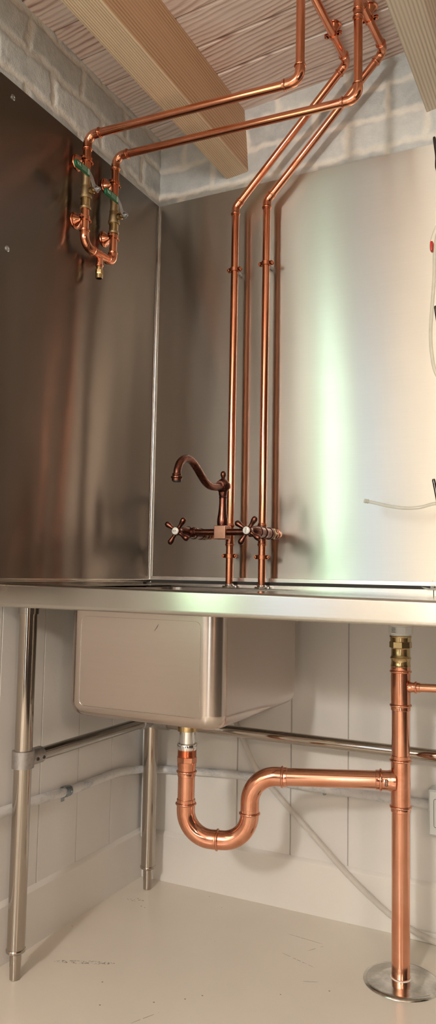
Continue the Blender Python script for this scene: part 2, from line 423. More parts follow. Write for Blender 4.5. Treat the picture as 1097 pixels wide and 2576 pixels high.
def brick_wall(plane, u0, u1, z0, ztop, joint_even, joint_odd, amp, seed, step=.0035, pitch=.22):
    """whitewashed courses, real relief on a fine grid; z lines at 2.143+.0925k"""
    bm = BM(); ml = bm.verts.layers.float.new('mortar'); tl = bm.verts.layers.float.new('tone')
    nu = int((u1-u0)/step); nv = int((max(ztop(u0), ztop(u1))-z0)/step)
    grid = []
    for i in range(nu+1):
        row = []
        for j in range(nv+1):
            u = u0+(u1-u0)*i/nu; z = z0 + (ztop(u)-z0)*j/nv
            pv = V((u*9, z*9, seed)); wob = noise.noise(pv)*.012 + noise.noise(pv*4)*.007
            wob2 = noise.noise(pv+V((7, 3, 1)))*.016 + noise.noise(pv*4+V((7, 3, 1)))*.009
            zz = (z+wob-2.143)/.0925; k = math.floor(zz); fz = (zz-k)*.0925
            jo = joint_even if k % 2 == 0 else joint_odd
            uu = (u+wob2-jo)/pitch; ku = math.floor(uu); fu = (uu-ku)*pitch
            d = min(fz, .0925-fz, ) - .0085
            d = min(d, min(fu, pitch-fu) - .0095)
            m = 1-max(0, min(1, (d+.004)/.010))
            hsh = math.sin(k*12.9+ku*78.2+seed)*43758.5; tone = hsh-math.floor(hsh)
            rel = (1-m)*amp + noise.noise(V((u*30, z*30, seed)))*amp*.28 + noise.noise(V((u*90, z*90, seed)))*amp*.12 + (tone-.5)*amp*.5*(1-m)
            rel = min(rel, -.004 + .012*max(0, min(1, (z-2.108)/.012)))
            co = (rel, u, z) if plane == 'x' else (u, -rel, z)
            v = bm.verts.new(co); v[ml] = m; v[tl] = tone; row.append(v)
        grid.append(row)
    for i in range(nu):
        for j in range(nv):
            bm.faces.new((grid[i][j], grid[i+1][j], grid[i+1][j+1], grid[i][j+1]))
    # close the edge loop backwards so that the wall has depth
    dv = V((-.05, 0, 0)) if plane == 'x' else V((0, .05, 0))
    for a in ([r[0] for r in grid], [r[-1] for r in grid]):
        b2 = [bm.verts.new(v.co+dv) for v in a]
        for i in range(len(a)-1): bm.faces.new((a[i], a[i+1], b2[i+1], b2[i]))
    return bm
struct('wall_back', brick_wall('y', -.02, 1.35, 2.098, zc, .20, .095, .0022, 3.1), M['brick'], 60)
struct('wall_left', brick_wall('x', -1.1, .02, 2.098, lambda u: zc(0), -.105, -.21, .0042, 8.7), M['brick'], 60)
struct('wall_back', box(BM(), (1.35, 0, 2.098), (XR, .05, zc(XR))), M['plaster'])
# rest of the left wall with the two openings, the right and the front wall
b = BM(); ZC0 = zc(0)
box(b, (-.06, LE, 2.098), (0, -1.1, ZC0)); box(b, (-.06, YF, 0), (-.021, LE, ZC0))
box(b, (-.0215, -1.58, 0), (0, LE, ZC0)); box(b, (-.0215, -2.04, 2.2), (0, -1.58, ZC0)); box(b, (-.0215, -2.04, 0), (0, -1.58, .80)); box(b, (-.0215, -2.18, 0), (0, -2.04, ZC0))
box(b, (-.0215, -3.32, 2.25), (0, -2.18, ZC0)); box(b, (-.0215, -3.32, 0), (0, -2.18, .70)); box(b, (-.0215, YF, 0), (0, -3.32, ZC0))
struct('wall_left', b, M['plaster_light'])
struct('wall_right', box(BM(), (XR+.021, YF, 0), (XR+.06, .05, zc(XR))), M['plaster_dark'])
struct('wall_front', box(BM(), (.85, YF-.06, 0), (XR+.06, YF-.021, 2.75)), M['plaster_dark'])
struct('wall_front', box(BM(), (-.06, YF-.06, 0), (.85, YF-.021, 2.75)), M['plaster_light'])
# ceiling: washed planks laid across the beams, sloped
bm = BM(); pl = bm.faces.layers.float.new('pid')
W = .1215; y = .05; k = 0
while y > YF-.1:
    g = .0022
    joints = [-.3, .285, .92, 1.55, 2.15, XR+.1]
    if k % 2: joints = [-.3, .285, .92, 1.45, 2.3, XR+.1]
    for x0, x1 in zip(joints, joints[1:]):
        if x1-x0 < .02: continue
        vs0 = len(bm.faces)
        a0, a1 = x0+.001, x1-.001
        jz = random.uniform(-.001, .001)
        vs = []
        for (yy, dz) in ((y-g, .004), (y-g-.003, 0), (y-W+g+.003, 0), (y-W+g, .004), (y-W+g, .02), (y-g, .02)):
            vs.append((bm.verts.new((a0, yy, zc(a0)+dz+jz)), bm.verts.new((a1, yy, zc(a1)+dz+jz))))
        fs = [bm.faces.new((vs[i][0], vs[(i+1) % 6][0], vs[(i+1) % 6][1], vs[i][1])) for i in range(6)]
        fs.append(bm.faces.new([v[0] for v in vs])); fs.append(bm.faces.new([v[1] for v in vs]))
        r = random.random()
        for f in fs: f[pl] = r
    y -= W; k += 1
box(bm, (-.3, YF-.1, zc(XR)+.03), (XR+.1, .1, zc(XR)+.05))
struct('ceiling', bm, M['plank'], 20)

def beam(x_lo, x_hi, z_lo, z_hi, ztop, mat, label):
    bm = BM()
    vs = []
    y0, y1 = YF, .004
    sec = [(x_lo, z_lo), (x_hi, z_hi), (x_hi-.017, ztop+.01), (x_lo-.017, ztop)]
    A = [bm.verts.new((x, y0, z)) for x, z in sec]; Bv = [bm.verts.new((x, y1, z)) for x, z in sec]
    for i in range(4):
        j = (i+1) % 4; bm.faces.new((A[i], A[j], Bv[j], Bv[i]))
    bm.faces.new(A); bm.faces.new(Bv)
    es = [e for e in bm.edges if abs(e.verts[0].co.y-e.verts[1].co.y) > 1 and (e.verts[0].co.z < ztop-.1)]
    bmesh.ops.bevel(bm, geom=es, offset=.003, segments=3, profile=.5, affect='EDGES')
    pf = bm.faces.layers.float.new('pid')
    for f in bm.faces: f[pf] = x_lo
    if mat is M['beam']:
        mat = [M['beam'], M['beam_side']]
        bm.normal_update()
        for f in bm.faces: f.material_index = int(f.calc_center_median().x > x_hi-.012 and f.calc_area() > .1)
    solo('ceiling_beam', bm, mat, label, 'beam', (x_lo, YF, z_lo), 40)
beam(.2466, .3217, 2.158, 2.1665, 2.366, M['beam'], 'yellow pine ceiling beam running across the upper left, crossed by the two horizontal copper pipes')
beam(.864, .940, 2.2155, 2.222, 2.413, M['beam_grey'], 'greyish pine ceiling beam in the top right corner, right of the copper pipes')
for xb in (1.49, 2.11):
    pass

# baseboards with a sloping top edge
def basebd(plane, u0, u1):
    bm = BM(); sec = [(0, 0), (0, .133), (.003, .1385), (.0095, .1435), (.03, .1435), (.03, 0)]
    A = []; Bv = []
    for d, z in sec:
        A.append(bm.verts.new((-d, u0, z) if plane == 'x' else (u0, d, z))); Bv.append(bm.verts.new((-d, u1, z) if plane == 'x' else (u1, d, z)))
    n = len(sec)
    for i in range(n): bm.faces.new((A[i], A[(i+1) % n], Bv[(i+1) % n], Bv[i]))
    bm.faces.new(A); bm.faces.new(Bv); return bm
struct('baseboard_back', basebd('y', -.01, XR), M['base'])
struct('baseboard_left', basebd('x', LE, 0), M['base'])
struct('trim_1', box(BM(), (.80, -.013, 0), (2.4, 0.001, .026), .004, 3), M['base'])
struct('trim_2', box(BM(), (0, -.016, .12), (.016, 0.004, .9), .006, 3), M['panel'])

# daylight windows on the left, plus glow panes added elsewhere (only seen as reflections)
def window(name, lo, hi, ax, mat, mull):  # also builds the added glow panes, which are no windows
    lo, hi = V(lo), V(hi); b = BM(); n = V((0, 0, 0)); n[ax] = 1
    o = 1-ax; t = .04
    def bar(u0, u1, z0, z1):
        l = V((0, 0, z0)); h = V((0, 0, z1)); l[o] = u0; h[o] = u1; l[ax] = lo[ax]; h[ax] = hi[ax]; box(b, l, h)
    bar(lo[o], hi[o], lo.z, lo.z+t); bar(lo[o], hi[o], hi.z-t, hi.z); bar(lo[o], lo[o]+t, lo.z, hi.z); bar(hi[o]-t, hi[o], lo.z, hi.z)
    for f in mull:
        u = lo[o]+(hi[o]-lo[o])*f; bar(u-.02, u+.02, lo.z, hi.z)
    root = bpy.data.objects.new(name, None); C.objects.link(root); root['kind'] = 'structure'
    finish('window_or_added_pane_frame', b, M['base'], root)
    p = BM(); l = lo.copy(); h = hi.copy(); mid = (lo[ax]+hi[ax])/2; l[ax] = mid-.003; h[ax] = mid+.003; box(p, l, h)
    finish('pane', p, mat, root)
E_GR = emis('daylight_garden', [(0, (.36, .56, .28)), (.25, (.50, .76, .46)), (.6, (.66, .96, .70)), (1, (.80, 1, .90))], 'z', 0, 2.1, 3.2, .35)
E_WH = emis('daylight_sky', [(0, (.74, .82, .90)), (.4, (.74, .85, 1)), (1, (.76, .87, 1))], 'z', .3, 2.2, 1.25)
E_WM = emis('added_glow_front', [(0, (.92, .93, .90)), (1, (1, .97, .86))], 'z', .2, 2.3, 3.0)
E_RT = emis('added_glow_orange', [(0, (1, .50, .22)), (1, (1, .60, .34))], 'z', .3, 2.1, 1.3)
window('window_1', (-.02, -2.04, .80), (-.002, -1.58, 2.2), 0, E_GR, ())
window('window_2', (-.02, -3.32, .70), (-.002, -2.18, 2.25), 0, E_WH, ())
window('added_pane_front', (1.62, YF-.02, .05), (2.0, YF-.002, 2.15), 1, E_WM, ())  # unseen glowing pane added for the bright band in the steel and bowl highlight
window('added_pane_right', (XR+.002, -3.25, .3), (XR+.02, -2.95, 2.1), 0, E_RT, ())  # unseen orange glow added for the warm streak in the left sheet
def add_fill(loc, e, r, col, name):
    l = bpy.data.lights.new(name, 'POINT'); l.energy = e; l.shadow_soft_size = r; l.color = col
    o = bpy.data.objects.new(name, l); o.location = loc; C.objects.link(o)
add_fill((.72, -3.9, 2.0), 84, .12, (1, .965, .91), 'fill_light_main')  # unseen fill light added behind the camera to brighten the room
add_fill((2.5, -3.1, 1.6), 26, .08, (1, .80, .62), 'fill_light_warm')  # unseen warm fill added at the right to brighten left wall and ceiling

# ------------------------------------------------------------------ steel sheets on the walls
ZB = .899
def sheet(name, plane, u0, u1, z0, z1, mat, label, screws=()):
    t = Thing(name, label, 'steel sheet', (0, (u0+u1)/2, z0) if plane == 'x' else ((u0+u1)/2, 0, z0))
    b = BM()
    if plane == 'x': box(b, (.0035, u0, z0), (.0065, u1, z1), .0006, 1)
    else: box(b, (u0, -.0075, z0), (u1, -.0045, z1), .0006, 1)
    t.part('sheet', b, mat, ang=50)
    for u, z in screws:
        b = BM(); lathe(b, (.0065, u, z), (1, 0, 0), [(0, .0075), (.0012, .0075), (.0028, .0055), (.003, .0028), (.0018, .0024), (.0018, 0)], 20)
        t.part('screw', b, M['zinc'])
    return t
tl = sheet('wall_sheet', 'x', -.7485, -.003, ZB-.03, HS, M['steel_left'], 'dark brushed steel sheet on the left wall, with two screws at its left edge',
           [(-.7032, 2.0779), (-.7015, 1.6958)])
# folded bright corner lip
tl.part('corner_lip', tube(BM(), [(.009, -.010, ZB-.02), (.009, -.010, HS-.003)], .0038, 12), M['steel_edge'], label='bright folded corner edge')
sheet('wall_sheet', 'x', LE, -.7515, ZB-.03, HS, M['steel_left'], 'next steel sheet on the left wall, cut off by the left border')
tb = sheet('wall_sheet', 'y', .0075, 1.7, ZB+.012, HS, M['steel_back'], 'wide shiny brushed steel sheet on the back wall behind the copper risers and faucet')
b = BM(); box(b, (.009, -.013, ZB+.003), (1.7, -.0076, ZB+.015), .0015, 2)
tb.part('bottom_flange', b, M['steel_edge'])
b = BM(); box(b, (.0068, -.75, ZB-.004), (.013, -.012, ZB+.006), .0015, 2)
tl.part('bottom_flange', b, M['steel_rail'])

# ------------------------------------------------------------------ sink table
t = Thing('sink_table', 'stainless steel sink table with deep bowl, standing on tubular legs in the corner', 'sink table', (.5, -.35, 0))
XT0, XT1 = .012, 1.75; YB, YFt = -.034, -.70; ZD = .8895
BX0, BX1, BY0, BY1, BZ = .159, .5576, -.62, -.1425, .594
def ztop(x): return .8945 - .0098*x
bm = BM()
# deck around the bowl opening, each strip following the slight fall to the right
def slab(x0, x1, y0, y1, zo=0, th=.0025):
    vs = [bm.verts.new((x, yy, ztop(x)-.004+zo-dz)) for dz in (0, th) for x, yy in ((x0, y0), (x1, y0), (x1, y1), (x0, y1))]
    for f in ((0, 1, 2, 3), (7, 6, 5, 4), (0, 4, 5, 1), (1, 5, 6, 2), (2, 6, 7, 3), (3, 7, 4, 0)): bm.faces.new([vs[i] for i in f])
i0, i1, j0, j1 = BX0+.0, BX1-.0, BY0, BY1
slab(XT0, i0, YFt+.02, YB); slab(i1, XT1, YFt+.02, YB); slab(i0, i1, YFt+.02, j0); slab(i0, i1, j1, YB)
top = t.part('worktop', bm, M['steel_deck'], ang=20)
# rolled front edge: rounded rim, tall face, return lip
bm = BM(); sec = []
for i in range(7):
    a = PI/2 - PI/2*i/6*-1
    sec.append((YFt+.012+.012*math.cos(PI/2+PI/2*i/6), 0-.006+.006*math.sin(PI/2+PI/2*i/6)))
sec += [(YFt, -.046)]
for i in range(1, 6):
    a = PI+PI/2*i/5; sec.append((YFt+.008+.008*math.cos(a), -.048+.008*math.sin(a)))
sec += [(YFt+.03, -.056), (YFt+.03, -.053), (YFt+.009, -.053), (YFt+.003, -.046), (YFt+.003, -.008), (YFt+.012, -.003), (YFt+.024, -.0045), (YFt+.024, -.001)]
A = []; Bv = []
for yy, dz in sec:
    def zz(x, dz=dz): return ztop(x)+dz if dz > -.02 else (.8955-.001*x)+dz-.001
    A.append(bm.verts.new((XT0, yy, zz(XT0)))); Bv.append(bm.verts.new((XT1, yy, zz(XT1))))
n = len(sec)
for i in range(n): bm.faces.new((A[i], A[(i+1) % n], Bv[(i+1) % n], Bv[i]))
bm.faces.new(A); bm.faces.new(Bv)
t.part('front_edge', bm, M['steel_front'], ang=40)
# rear edge: upturned lip in front of the dark gap; closed at its right end
b = BM(); box(b, (XT0, YB-.004, .872), (.885, YB-.001, .8945), .001, 1); box(b, (.885, YB-.004, .872), (XT1, -.014, .8935), .002, 2)
t.part('rear_lip', b, M['steel_front'])
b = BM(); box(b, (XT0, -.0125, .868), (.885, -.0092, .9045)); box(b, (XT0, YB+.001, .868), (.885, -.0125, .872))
t.part('gap_shade_strip', b, M['dark'], label='dark strip standing in for the shaded gap behind the worktop')  # black strip painted in for the shade of the gap under the flange
# bowl: lofted rounded rectangle
def rrect(x0, x1, y0, y1, r, z, n=7):
    out = []
    for cx, cy, a0 in ((x1-r, y1-r, 0), (x0+r, y1-r, PI/2), (x0+r, y0+r, PI), (x1-r, y0+r, 1.5*PI)):
        for i in range(n+1):
            a = a0+PI/2*i/n; out.append(V((cx+r*math.cos(a), cy+r*math.sin(a), z)))
    return out
def loft(bm, loops, capend=True):
    rs = [[bm.verts.new(p) for p in l] for l in loops]
    n = len(rs[0])
    for p, q in zip(rs, rs[1:]):
        for i in range(n): bm.faces.new((p[i], p[(i+1) % n], q[(i+1) % n], q[i]))
    if capend: bm.faces.new(rs[-1])
def bowl_loops(off, zt):
    L = [rrect(BX0+off, BX1-off, BY0+off, BY1-off, .042-off, zt), rrect(BX0+off, BX1-off, BY0+off, BY1-off, .042-off, BZ+.032)]
    for i in range(1, 8):
        a = PI/2*i/7; ins = .026*(1-math.cos(a))+off; L.append(rrect(BX0+ins, BX1-ins, BY0+ins, BY1-ins, .042-off*1-ins*.5, BZ+.032-.032*math.sin(a)+off))
    L.append(rrect(BX0+.14, BX1-.14, BY0+.17, BY1-.17, .04, BZ-.004+off)); return L
bm = BM(); loft(bm, bowl_loops(0, .884))
bowl = t.part('bowl', bm, M['steel_bowl'], ang=40)
bm = BM(); loft(bm, bowl_loops(.003, .884))
t.part('bowl_liner', bm, M['steel_bowl'], bowl, ang=40)
# faint pressed outline and scratches on the front of the bowl
bm = BM(); x0, x1, z0, z1 = BX0+.044, BX1-.045, BZ+.026, .822
pts = [V((p.x, BY0-.00012, p.y)) for p in rrect(x0, x1, z0, z1, .014, 0, 5)]
tube(bm, pts, .00025, 6, closed=True)
t.part('pressed_outline', bm, M['steel_bowl'], bowl)
bm = BM(); tube(bm, [(.398, BY0-.0002, .797), (.405, BY0-.0002, .806), (.408, BY0-.0002, .812)], [.0002, .0006, .0002], 6)
t.part('scratch', bm, M['dark'], bowl, label='short dark scratch')
def leg(x, y):
    b = BM(); lathe(b, (x, y, 0), (0, 0, 1), [(.062, .0205), (.83, .0205)], 40)
    lg = t.part('leg', b, M['steel_tube'])
    b = BM(); lathe(b, (x, y, 0), (0, 0, 1), [(0.0, .0085), (.0015, .0118), (.05, .0135), (.058, .0135), (.0585, .019), (.061, .0222), (.0655, .0226), (.0675, .0215), (.068, .0205)], 36)
    t.part('foot', b, M['steel_tube'], lg)
    b = BM(); lathe(b, (x, y, 0), (0, 0, 1), [(.822, .0206), (.822, .0238), (.868, .0245), (.868, .0206)], 36)
    t.part('leg_socket', b, M['steel_rail'], lg)
    b = BM(); lathe(b, (x, y, 0), (0, 0, 1), [(.468, .0208), (.4685, .0255), (.507, .0255), (.5085, .0208)], 36)
    return lg, b
LX, LF, LR = .065, -.641, -.0715
lg, b = leg(LX, LF)
lathe(b, (LX, LF+.018, .487), (0, 1, 0), [(0, .0195), (.042, .0195), (.0425, .0155)], 28)
col = t.part('rail_collar', b, M['alu'], lg, label='cast rail collar')
lg2, b = leg(LX, LR)
lathe(b, (LX, LR-.018, .487), (0, -1, 0), [(0, .0195), (.042, .0195), (.0425, .0155)], 28); lathe(b, (LX+.018, LR, .482), (1, 0, 0), [(0, .0195), (.042, .0195), (.0425, .0155)], 28)
t.part('rail_collar', b, M['alu'], lg2)
# grub screws in the collar
for dy in (.03, .052):
  b = BM(); lathe(b, (LX+.0185, LF+dy, .484), (1, 0, 0), [(0, .0042), (.0022, .0038), (.0022, .0018), (.0005, .0016), (.0005, 0)], 16)
  t.part('set_screw', b, M['darkrod'], lg)
t.part('side_rail', tube(BM(), [(LX, LF+.03, .487), (LX, LR, .487)], .0155, 32), M['steel_rail'])
t.part('back_rail', tube(BM(), [(LX, LR, .482), (1.7, LR, .480)], .0155, 32), M['steel_tube'])
for yy in (LF, LR):
    lg3, b = leg(1.70, yy); t.part('rail_collar', b, M['alu'], lg3)

# ------------------------------------------------------------------ copper supply pipes
R22 = .0108
Z1, Z2 = 2.094, 2.103
YP1, YP2 = -.444, -.3085
def supply(xr, ct, drop, yv, zl, zr, zcut, label):
    t = Thing('supply_pipe', label, 'copper pipe', (xr, -.055, .893))
    pts = [(xr, -.055, 1.066), (xr, -.055, 2.031), (ct[0], ct[1], 2.372), (drop[0], drop[1], 2.372), (drop[0], drop[1], zr), (.04, yv, zl), (.04, yv, zcut)]
    run(t, pts, R22, [.022, .022, .024, .026, .026], .012, mp=M['copper_red'], mf=M['copper_fit_red'])
    # lower piece and the tee that feeds the faucet
    t.part('pipe', tube(BM(), [(xr, -.055, .886), (xr, -.055, 1.006)], R22), M['copper_red'])
    return t
t1 = supply(.3060, (.660, -.080), (.656, YP1), YP1, 2.113, 2.094, 2.0, 'copper pipe of the left riser, up to the ceiling and over to the left valve')
t2 = supply(.4085, (.766, -.084), (.758, YP2), YP2, 2.1235, 2.102, 1.995, 'copper pipe of the right riser, up the wall and over to the right valve')
for t, xr, s in ((t1, .3060, -1), (t2, .4085, 1)):
    b = BM(); z0, z1 = 1.010, 1.066; rr = R22*1.13
    tube(b, [(xr, -.055, z0-.002), (xr, -.055, z1+.002)], rr, 32)
    bead(b, (xr, -.055, z1), (0, 0, 1), rr, .0022, .0022, .0045); bead(b, (xr, -.055, z0), (0, 0, -1), rr, .0022, .0022, .0045)
    xe = .25 if s < 0 else .46
    tube(b, [(xr, -.055, 1.038), (xr+s*.02, -.055, 1.038)], rr, 24)
    t.part('tee', b, M['copper_fit_red'])
    bm, a, c = elbow_bm((xr, -.055, 1.038), (xe, -.055, 1.038), (xe, -.3, 1.038), R22, .014, .006)
    t.part('elbow', bm, M['copper_fit_red'])
    t.part('pipe', tube(BM(), [(xr+s*.015, -.055, 1.038), a+V((s*.003, 0, 0))], R22), M['copper_red'])
    t.part('pipe', tube(BM(), [c, (xe, -.095, 1.038)], R22*.95), M['copper_red'])
# soldered sleeve where the right drop meets the ceiling run
b = BM(); rr = R22*1.13
tube(b, [(.758, YP2, 2.305), (.758, YP2, 2.33)], rr, 32); bead(b, (.758, YP2, 2.316), (0, 0, -1), rr, .0022, .0022, .0045)
t2.part('coupling', b, M['copper_fit_red'])

# pipe clips: ring with two bolted lugs, stud and wall cone / plate
def clip(o, axis, out, lug, depth, label, group, cone, studm, mat=None):
    """o: pipe centre; axis: pipe direction; out: from pipe towards its wall; lug: side direction"""
    o, axis, out, lug = V(o), V(axis).normalized(), V(out).normalized(), V(lug).normalized()
    t = Thing('pipe_clip', label, 'pipe clip', o + out*depth, group)
    mat = mat or M['copper_clip']
    b = BM(); h = .0062
    lathe(b, o-axis*h, axis, [(0, R22+.0002), (0, R22+.0024), (.0006, R22+.003), (2*h-.0006, R22+.003), (2*h, R22+.0024), (2*h, R22+.0002), (0, R22+.0002)], 32, cap=False)
    for s in (-1, 1):
        for q in (-1, 1):                     # two plates per lug, front and rear half of the clip
            c = o + lug*(s*(R22+.0075)) + out*(q*.0026)
            # rounded tab
            lathe(b, c - out*.0011, out, [(0, .0062), (.0022, .0062)], 20)
            c2 = o + lug*(s*(R22+.0025)) + out*(q*.0026)
            vs = []
            for e in (-1, 1):
                for f, g in ((-1, -1), (1, -1), (1, 1), (-1, 1)):
                    vs.append(b.verts.new(c2 + lug*(f*.005) + axis*(g*.006) + out*(e*.0011)))
            for fi in ((0, 1, 2, 3), (7, 6, 5, 4), (0, 4, 5, 1), (1, 5, 6, 2), (2, 6, 7, 3), (3, 7, 4, 0)): b.faces.new([vs[i] for i in fi])
    t.part('ring', b, mat)
    for s in (-1, 1):
        b = BM(); c = o + lug*(s*(R22+.0078))
        lathe(b, c - out*.0068, out, [(0, .0), (.0002, .0020), (.0014, .0033), (.0026, .0035), (.0030, .0018), (.0105, .0018)], 18)
        t.part('bolt', b, M['copper_fit_red'])
    b = BM(); L = depth-R22
    lathe(b, o+out*(R22+.0015), out, [(0, .0052), (.007, .0052), (.0072, .0038), (L-.0015, .0038)], 20)
    t.part('stud', b, studm)
    b = BM()
    if cone:
        lathe(b, o+out*depth, -out, [(0, .0215), (.0016, .0225), (.0035, .0215), (.0045, .0175), (.008, .0150), (.0185, .0062), (.0215, .0050), (.0215, 0)], 36)
        t.part('wall_cone', b, M['copper_fit_red'])
    else:
        lathe(b, o+out*(R22+.010), out, [(0, .0056), (L-.0105, .0056)], 20)
        t.part('sleeve', b, studm)
    return t
clip((.3060, -.055, 1.836), (0, 0, 1), (0, 1, 0), (1, 0, 0), .0475, 'copper clip holding the left riser high up, below the bend', 'clips on the two risers', False, M['grey_stud'])
clip((.4085, -.055, 1.838), (0, 0, 1), (0, 1, 0), (1, 0, 0), .0475, 'copper clip holding the right riser high up, below the bend', 'clips on the two risers', False, M['grey_stud'])
clip((.3060, -.055, .977), (0, 0, 1), (0, 1, 0), (1, 0, 0), .0475, 'copper clip holding the left riser below the faucet, just above the worktop', 'clips on the two risers', False, M['grey_stud'])
clip((.4085, -.055, .974), (0, 0, 1), (0, 1, 0), (1, 0, 0), .0475, 'copper clip holding the right riser below the faucet, just above the worktop', 'clips on the two risers', False, M['grey_stud'])
LW = .04-.0065
for yv, z, lab in ((YP1, 2.043, 'upper copper clip with wall cone behind the left valve pipe'), (YP1, 1.878, 'lower copper clip with wall cone on the left valve pipe, under the valve'),
                   (YP2, 2.041, 'upper copper clip with wall cone behind the right valve pipe'), (YP2, 1.8815, 'lower copper clip with wall cone on the right valve pipe, under the valve')):
    clip((.04, yv, z), (0, 0, 1), (-1, 0, 0), (0, 1, 0), LW, lab, 'clips with wall cones on the left wall', True, M['copper_clip'], M['copper_fit_red'])
for (x0, y0), (x1, y1), yy, lab in (((.660, -.080), (.656, YP1), -.205, 'copper clip fixing the left ceiling pipe to the planks'),
                                    ((.766, -.084), (.758, YP2), -.2195, 'copper clip fixing the right ceiling pipe to the planks')):
    x = x0+(x1-x0)*(yy-y0)/(y1-y0)
    clip((x, yy, 2.372), (x1-x0, y1-y0, 0), (0, 0, 1), (1, 0, 0), zc(x)-2.372, lab, 'clips on the ceiling pipes', True, M['copper_clip'], M['copper_fit_red'])

# deck flanges round the risers
for xr, lab in ((.306, 'small chrome collar round the foot of the left riser on the worktop'), (.4085, 'small chrome collar round the foot of the right riser on the worktop')):
    b = BM(); z = ztop(xr)-.004
    lathe(b, (xr, -.055, z), (0, 0, 1), [(0, .0205), (.0015, .021), (.003, .0195), (.0042, .014), (.0075, .0130), (.0085, .0118), (.0085, .0109), (0, .0109), (0, .0205)], 36, cap=False)
    solo('pipe_collar', b, M['chrome'], lab, 'pipe collar', (xr, -.055, z), group='chrome collars at the riser feet')

# ------------------------------------------------------------------ valve manifold on the left wall
t = Thing('valve_manifold', 'copper U of pipe with two green-handled brass valves on the left wall', 'valve assembly', (.04, -.377, 1.74))
XV = .04
def valve(yv, zt, zb):
    """zt top of brass, zb bottom of brass"""
    b = BM(); H = zt-zb
    prof = [(0, .0112), (0, .0142), (.0012, .0152), (.0060, .0152), (.0072, .0142), (.0074, .0126), (.0300, .0126), (.0302, .0160), (.0315, .0168), (.0370, .0168), (.0382, .0160), (.0384, .0146),
            (.0550, .0146), (.0610, .0130), (.0650, .0127), (.0652, .0138), (.0690, .0138), (.0692, .0118), (H-.012, .0118), (H-.0118, .0132), (H-.002, .0132), (H, .0122), (H, .0112)]
    lathe(b, (XV, yv, zb), (0, 0, 1), [p for p in prof], 32, cap=False)
    v = t.part('ball_valve', b, M['brass_cast'], label='brass ball valve')
    zz = zb+.048
    b = BM(); lathe(b, (XV+.015, yv, zz+.002), (1, 0, 0), [(0, .0095), (.010, .0095), (.011, .0075), (.018, .0070), (.022, .007)], 24)
    t.part('stem_housing', b, M['brass'], v)
    # polished lower neck
    b = BM(); lathe(b, (XV, yv, zb), (0, 0, 1), [(.0078, .0124), (.0080, .0130), (.0295, .0130), (.0298, .0124)], 32, cap=False)
    t.part('lower_neck', b, M['brass'], v)
    # cranked flat lever towards -y
    b = BM(); X = XV+.036; h = .0010
    path = [(0.0, 0.000), (-.014, .004), (-.024, .020), (-.034, .027), (-.048, .027), (-.0925, .027)]
    wd = [.0085, .0080, .0065, .0070, .0080, .0080]
    L = []; Rr = []
    for i, (dy, dz) in enumerate(path):
        p = V((0, dy, dz)); q0 = V((0, *path[max(0, i-1)])); q1 = V((0, *path[min(len(path)-1, i+1)]))
        d = (q1-q0).normalized(); nrm = V((0, -d.z, d.y))
        L.append(p+nrm*wd[i]); Rr.append(p-nrm*wd[i])
    c = V((X, yv, zz+.002))
    f1 = [[b.verts.new(c+q+V((s*h, 0, 0))) for q in L] for s in (-1, 1)]; f2 = [[b.verts.new(c+q+V((s*h, 0, 0))) for q in Rr] for s in (-1, 1)]
    n = len(path)
    for i in range(n-1):
        b.faces.new((f1[1][i], f1[1][i+1], f2[1][i+1], f2[1][i])); b.faces.new((f1[0][i], f2[0][i], f2[0][i+1], f1[0][i+1]))
        b.faces.new((f1[0][i], f1[0][i+1], f1[1][i+1], f1[1][i])); b.faces.new((f2[0][i], f2[1][i], f2[1][i+1], f2[0][i+1]))
    b.faces.new((f1[0][0], f1[1][0], f2[1][0], f2[0][0])); b.faces.new((f1[0][-1], f2[0][-1], f2[1][-1], f1[1][-1]))
    lathe(b, c-V((h, 0, 0)), (1, 0, 0), [(0, .0098), (2*h, .0098)], 24)
    t.part('lever', b, M['zinc'], v)
    b = BM(); lathe(b, c, (1, 0, 0), [(0, .0072), (.0055, .0072)], 6); lathe(b, c, (1, 0, 0), [(.0055, .0045), (.010, .0043), (.0108, .003), (.0108, 0)], 20)
    t.part('lever_nut', b, M['zinc'], v)
    # green sleeve with print
    b = BM(); y0, y1 = -.030-.006, -.100; zc_, hw, ht = .027, .0102, .0030; out = []
    for i in range(9):
        a = PI/2+PI*i/8; out.append((y1+hw+hw*math.cos(a), zc_+hw*math.sin(a)))
    out += [(y0, zc_-hw), (y0, zc_+hw)]
    A = [b.verts.new(c+V((-ht, p, q))) for p, q in out]; Bb = [b.verts.new(c+V((ht, p, q))) for p, q in out]
    n = len(out)
    for i in range(n): b.faces.new((A[i], A[(i+1) % n], Bb[(i+1) % n], Bb[i]))
    f0 = b.faces.new(A); f3 = b.faces.new(Bb)
    bmesh.ops.bevel(b, geom=list(f0.edges)+list(f3.edges), offset=.0014, segments=2, profile=.5, affect='EDGES')
    right = V((0, 1, 0)); up = V((0, 0, 1))
    text_mesh(b, 'VA', .0125, c+V((ht+.0002, -.083, zc_+.0006)), right, up, 1)
    for r in range(4):
        box(b, c+V((ht-.0005, -.071, zc_+.0058-.0036*r)), c+V((ht+.0003, -.050, zc_+.0066-.0036*r)), mi=1)
    for r in range(3):
        box(b, c+V((ht-.0005, -.046+.003*r, zc_-.0075)), c+V((ht+.0003, -.0445+.003*r, zc_+.0075)), mi=1)
    t.part('lever_sleeve', b, [M['green'], M['silver_print']], v, label='green lever sleeve with silver print')
valve(YP1, 2.004, 1.903); valve(YP2, 1.998, 1.890)
rr = R22*1.13
CZ = 1.802
b_, a1, c1 = elbow_bm((XV, YP1, 1.95), (XV, YP1, CZ+.001), (XV, -.377, CZ+.001), R22, .030, .010)
t.part('elbow', b_, M['copper_fit_red'])
b_, a2, c2 = elbow_bm((XV, YP2, 1.95), (XV, YP2, CZ+.007), (XV, -.377, CZ+.001), R22, .016, .009)
